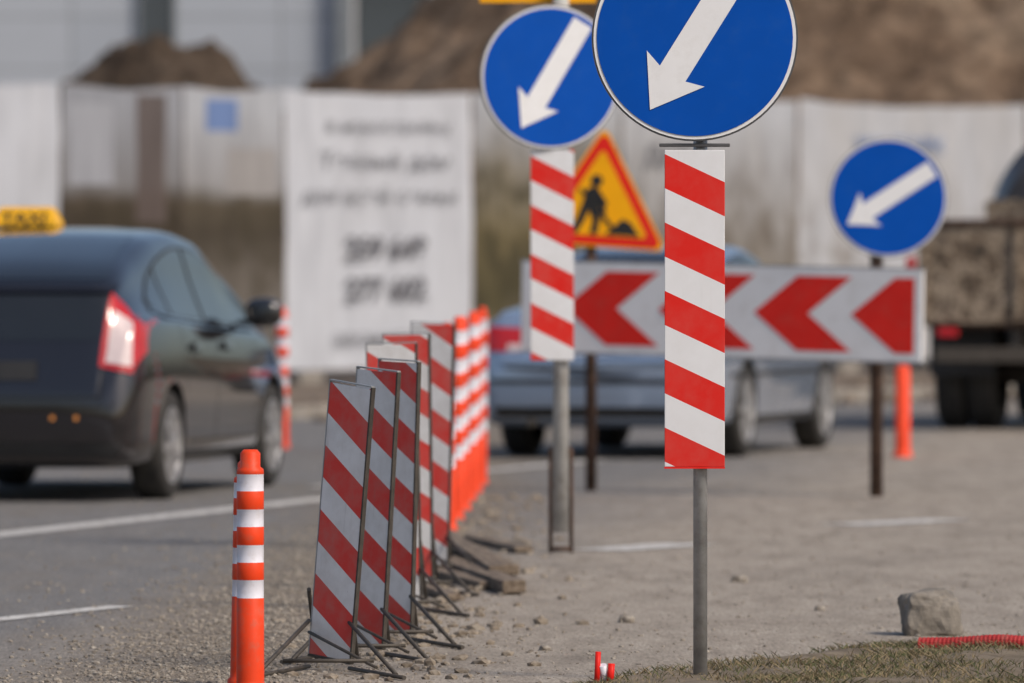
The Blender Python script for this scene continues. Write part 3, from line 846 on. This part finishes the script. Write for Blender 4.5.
# ------------------------------------------------------------------ banner fence
FA=math.atan2(.791,.612)
fn=empty('banner_fence',(-5.28,88.0,0),(0,0,FA))
def banner(name,base,stain=0.25,stops=None,warp=.3,sc=1.1,rects=(),blotch=None):
    m,nt,b=nodes(name); sp=sepxyz(nt)
    n=noise_n(nt,coords(nt,(1,1,.5)),sc,6,.6)
    if stops:
        z=math_n(nt,'DIVIDE',sp[2],3.2)
        z=math_n(nt,'ADD',z,math_n(nt,'MULTIPLY_ADD',n,warp,-warp/2))
        c=ramp(nt,z,stops)
    else:
        c=mixc(nt,ramp(nt,n,[(.4,0.0),(.75,stain)]),base,(0.36,0.34,0.32))
    if blotch:
        n3=noise_n(nt,coords(nt,(1.3,1,.9)),2.3,5,.6)
        zz=ramp(nt,math_n(nt,'DIVIDE',sp[2],3.2),[(blotch[1],1.0),(blotch[2],0.0)])
        c=mixc(nt,math_n(nt,'MULTIPLY',ramp(nt,n3,[(.44,0.0),(.60,blotch[3])]),zz),c,blotch[0])
    for (u0,u1,z0,z1,col) in rects:
        f=math_n(nt,'MULTIPLY',math_n(nt,'MULTIPLY',math_n(nt,'GREATER_THAN',sp[0],u0),math_n(nt,'LESS_THAN',sp[0],u1)),
                 math_n(nt,'MULTIPLY',math_n(nt,'GREATER_THAN',sp[2],z0),math_n(nt,'LESS_THAN',sp[2],z1)))
        c=mixc(nt,math_n(nt,'MULTIPLY',f,.9),c,col)
    fold_shade=noise_n(nt,coords(nt,(3,1,.6)),1.6,4,.55)  # light and shade of cloth creases, painted into the banner colour
    c=mixc(nt,.7,c,ramp(nt,fold_shade,[(.3,(.76,.76,.77)),(.7,(1.1,1.1,1.1))]),'MULTIPLY')
    nt.links.new(c,b.inputs['Base Color']); b.inputs['Roughness'].default_value=.6
    b.inputs['Specular IOR Level'].default_value=0.15
    return m
TOP=3.15
def panel(u0,u1,mat,name,seed):
    V=[];F=[];nx=max(8,int((u1-u0)*12));nz=28
    for j in range(nz+1):
        for i in range(nx+1):
            a=i/nx;b_=j/nz; u=u0+.015+(u1-u0-.03)*a
            sag=.05*math.sin(math.pi*a)*b_**3 + .03*noise.noise(Vector((u*1.1,seed,0)))*b_**3
            z=.12+(TOP-.12)*b_-sag
            y=-.04+.03*noise.noise(Vector((u*1.8,z*.5,seed)))+.014*noise.noise(Vector((u*7+z*2,z*1.5,seed)))
            V.append((u,y,z))
    for j in range(nz):
        for i in range(nx):
            a=j*(nx+1)+i; F.append((a,a+1,a+nx+2,a+nx+1))
    mesh(name,V,F,mat,fn,smooth=True)
W1=banner('banner_white_plain',(0.47,0.495,0.55),stain=.2)
W2=banner('banner_white_text',(0.51,0.535,0.59),stain=.1)
W3=banner('banner_pale_stained',(0.44,0.455,0.49),stain=.5,blotch=((.20,.175,.15),.35,.8,.8))
P1=banner('banner_picture_city',None,stops=[(0.0,(.16,.15,.145)),(.30,(.13,.115,.10)),(.45,(.085,.07,.056)),(.52,(.05,.04,.03)),(.60,(.075,.06,.045)),(.66,(.19,.19,.20)),(.92,(.26,.275,.31))],sc=1.0,warp=.12,
   rects=((2.12,2.62,1.7,3.05,(.10,.08,.075)),(1.05,1.75,2.1,2.95,(.32,.335,.375))),blotch=((.04,.033,.022),.58,.66,.7))
P1b=banner('banner_picture_house',None,stops=[(0.0,(.18,.17,.165)),(.34,(.13,.115,.10)),(.50,(.06,.05,.038)),(.60,(.09,.075,.055)),(.66,(.27,.27,.28)),(.92,(.38,.40,.44))],sc=1.0,warp=.12,
   rects=((3.28,3.78,2.68,3.02,(.12,.2,.42)),(3.6,4.45,2.0,2.5,(.30,.29,.29))),blotch=((.06,.05,.035),.55,.66,.7))
P2=banner('banner_picture_trees',None,stops=[(0.05,(.24,.21,.165)),(.3,(.075,.065,.035)),(.5,(.14,.115,.062)),(.68,(.21,.19,.155)),(.95,(.38,.40,.44))],sc=1.6,warp=.4,blotch=((.055,.048,.028),.65,.88,.85))
P3=banner('banner_picture_meadow',None,stops=[(0.1,(.20,.17,.13)),(.35,(.20,.18,.155)),(.6,(.30,.295,.295)),(.95,(.42,.44,.48))],sc=1.2,warp=.5,blotch=((.12,.10,.08),.5,.9,.7))
panel(-7,-3,W1,'banner_a',1); panel(-3,.91,W1,'banner_b',2)
panel(.91,2.9,P1,'banner_c',3); panel(2.9,4.59,P1b,'banner_d',9)
panel(4.59,7.87,W2,'banner_e',4); panel(7.87,10.6,P2,'banner_f',5)
panel(10.6,14.0,P3,'banner_g',6); panel(14.0,18.7,W3,'banner_h',7); panel(18.7,23,W3,'banner_i',8); panel(23,29,W1,'banner_j',11)
for i in range(0,19):
    u=-7+i*2
    tube('fence_post',(u,.12,0),(u,.12,TOP-.05),.04,M_dark,fn,8)
    box('post_footing',(.4,.4,.12),(u,.12,.04),M_conc,fn)
for z in (.3,1.6,2.9): tube('fence_rail',(-7,.08,z),(29,.08,z),.025,M_dark,fn,8)
M_text=pm('banner_text_grey',(0.21,0.215,0.235),.7,0,.05,5,spec=.1)
M_textn=pm('banner_text_number',(0.13,0.13,0.145),.7,0,.05,5,spec=.1)
M_textb=pm('banner_logo_blue',(0.14,0.22,0.42),.7,0,.05,5,spec=.1)
def btext(s,u,z,size,mat=M_text,sx=1.55,off=0):
    cu=bpy.data.curves.new('banner_text','FONT'); cu.body=s; cu.size=size; cu.align_x='CENTER'; cu.offset=off
    cu.materials.append(mat); o=bpy.data.objects.new('banner_text',cu); link(o,fn)
    o.location=(u,-.085,z); o.rotation_euler=(R(90),0,0); o.scale=(sx,1,1)
btext('в новостройку',6.35,2.70,.20); btext('Теплый дом',6.3,2.30,.25); btext('для всей семьи',6.2,1.93,.23)
btext('259 648',6.3,1.33,.33,M_textn,off=.008,sx=1.3); btext('277 602',6.3,.88,.33,M_textn,off=.008,sx=1.3); btext('звоните',6.1,.38,.25)
btext('дом',11.6,2.4,.4); btext('ЖК ПАРК',16.0,2.55,.26,M_textb); btext('отдел',16.2,2.1,.24); btext('старт',20.4,2.2,.5,M_textb)

# ------------------------------------------------------------------ soil mounds
def mound(name,cx,cy,rx,ry,h,fn_h,mat,n=120,seed=0):
    V=[];F=[]
    for j in range(n+1):
        for i in range(n+1):
            x=-1+2*i/n;y=-1+2*j/n
            X=cx+x*rx;Y=cy+y*ry
            z=fn_h(x,y)*h
            q=Vector((X*.5,Y*.5,seed))
            z+=min(1,max(0,z))*(.55*noise.noise(q*.9)+.32*noise.noise(q*2.6)+.17*noise.noise(q*7)+.08*noise.noise(q*17))
            V.append((X,Y,max(z,-.1)))
    for j in range(n):
        for i in range(n):
            a=j*(n+1)+i; F.append((a,a+1,a+n+2,a+n+1))
    return mesh(name,V,F,mat,smooth=True)
M_s1=soil_mat('mound_soil_dark',(.075,.055,.042),(.12,.09,.068),(.17,.13,.10))
M_s2=soil_mat('mound_soil',(.10,.068,.047),(.18,.127,.09),(.265,.198,.145),.55,.85)
mound('soil_mound',-4.95,121,4.6,6,5.1,lambda x,y:min(.84,max(0,1-(x*x+y*y)**.5)),M_s1,seed=2)
def ridge(x,y):
    X=x*15
    a=min(1,max(0,(X+14.2)/9.5)); b_=min(1,max(0,(15-X)/5))
    return (a*b_)*max(0,1-abs(y)**1.3)
mound('soil_mound',7.4,133,15,11,9.0,ridge,M_s2,n=190,seed=6)

# ------------------------------------------------------------------ building
def panel_mat():
    m,nt,b=nodes('facade_panels'); tc=N(nt,'ShaderNodeTexCoord')
    br=N(nt,'ShaderNodeTexBrick'); mp=N(nt,'ShaderNodeMapping'); mp.inputs['Rotation'].default_value=(R(90),0,0)
    nt.links.new(tc.outputs['Object'],mp.inputs[0]); nt.links.new(mp.outputs[0],br.inputs['Vector'])
    br.offset=0; br.inputs['Scale'].default_value=1; br.inputs['Brick Width'].default_value=1.9; br.inputs['Row Height'].default_value=.95
    br.inputs['Mortar Size'].default_value=.02; br.inputs['Color1'].default_value=(.38,.42,.48,1); br.inputs['Color2'].default_value=(.43,.47,.53,1); br.inputs['Mortar'].default_value=(.25,.27,.30,1)
    n=noise_n(nt,coords(nt),.5,5,.6)
    c=mixc(nt,.35,br.outputs[0],ramp(nt,n,[(.3,(.8,.8,.8)),(.7,(1.1,1.1,1.1))]),'MULTIPLY')
    nt.links.new(c,b.inputs['Base Color']); b.inputs['Roughness'].default_value=.5
    return m
M_fac=panel_mat()
M_facd=pm('facade_grey',(.20,.225,.25),.4,0,.2,.5)
M_win=pm('window_glass',(.06,.075,.09),.08,0,.2,.4,coat=.3)
M_frame=pm('window_frame',(.55,.56,.58),.5,0,.05,3)
bd=empty('office_building',(0,155,0))
box('main_block',(40,14,15),(-23.2,7,7.5),M_fac,bd)
box('glazed_block',(30,12,15),(11.9,8.5,7.5),M_facd,bd)
box('corner_column',(.28,.5,15),(-3.04,-.1,7.5),M_facd,bd)
box('roof_parapet',(40.4,14.4,.5),(-23.2,7,15.25),M_facd,bd)
for i,x in enumerate((-6.45,-11.5,-16.5,-21.5,-26.5)):
    for z in (1.9,6.4,11.0):
        h=2.9
        w=.30 if i==0 else .8
        box('window_%d'%i,(2*w,.10,h),(x,-.02,z),M_win,bd)
        for s in (-1,1):
            box('window_jamb',(.05,.14,h+.1),(x+s*(w+.025),-.04,z),M_facd,bd)
        box('window_head',(2*w+.2,.16,.08),(x,-.045,z+h/2+.09),M_frame,bd)
for k in range(14):
    x=-2.3+k*1.5
    for z in (2.2,5.8,9.4):
        box('curtain_glass',(1.28,.06,3.2),(x+.1,2.45,z),M_win,bd)
    box('mullion',(.14,.16,15),(x-.65,2.40,7.5),M_frame,bd)
for z in (.4,4.0,7.6,11.2): box('spandrel',(21,.12,.38),(7.9,2.36,z),M_frame,bd)

# ------------------------------------------------------------------ light
az,el=R(130),R(44)
w=bpy.data.worlds.new('World'); scene.world=w; w.use_nodes=True
nt=w.node_tree; sky=nt.nodes.new('ShaderNodeTexSky'); sky.sky_type='NISHITA'; sky.sun_disc=False
sky.sun_elevation=el; sky.sun_rotation=az; sky.air_density=1.0; sky.dust_density=3.5; sky.ozone_density=1.0
nt.links.new(sky.outputs[0],nt.nodes['Background'].inputs[0]); nt.nodes['Background'].inputs[1].default_value=0.12
sl=bpy.data.lights.new('sun','SUN'); sl.energy=2.3; sl.angle=R(12); sl.color=(1,.89,.76)
so=bpy.data.objects.new('sun',sl); link(so)
sdv=Vector((math.sin(az)*math.cos(el),math.cos(az)*math.cos(el),math.sin(el)))
so.rotation_euler=sdv.to_track_quat('Z','Y').to_euler()

# ------------------------------------------------------------------ camera
cam=bpy.data.cameras.new('camera'); co=bpy.data.objects.new('camera',cam); link(co)
cam.lens=300; cam.sensor_width=36; cam.clip_end=2000; cam.clip_start=0.5
co.location=(0,0,1.49); co.rotation_euler=(R(90)-math.atan(98.5/8533),0,0)
cam.dof.use_dof=True; cam.dof.focus_distance=29.1; cam.dof.aperture_fstop=4.0
scene.camera=co
scene.view_settings.view_transform='Standard'; scene.view_settings.look='None'; scene.view_settings.exposure=0
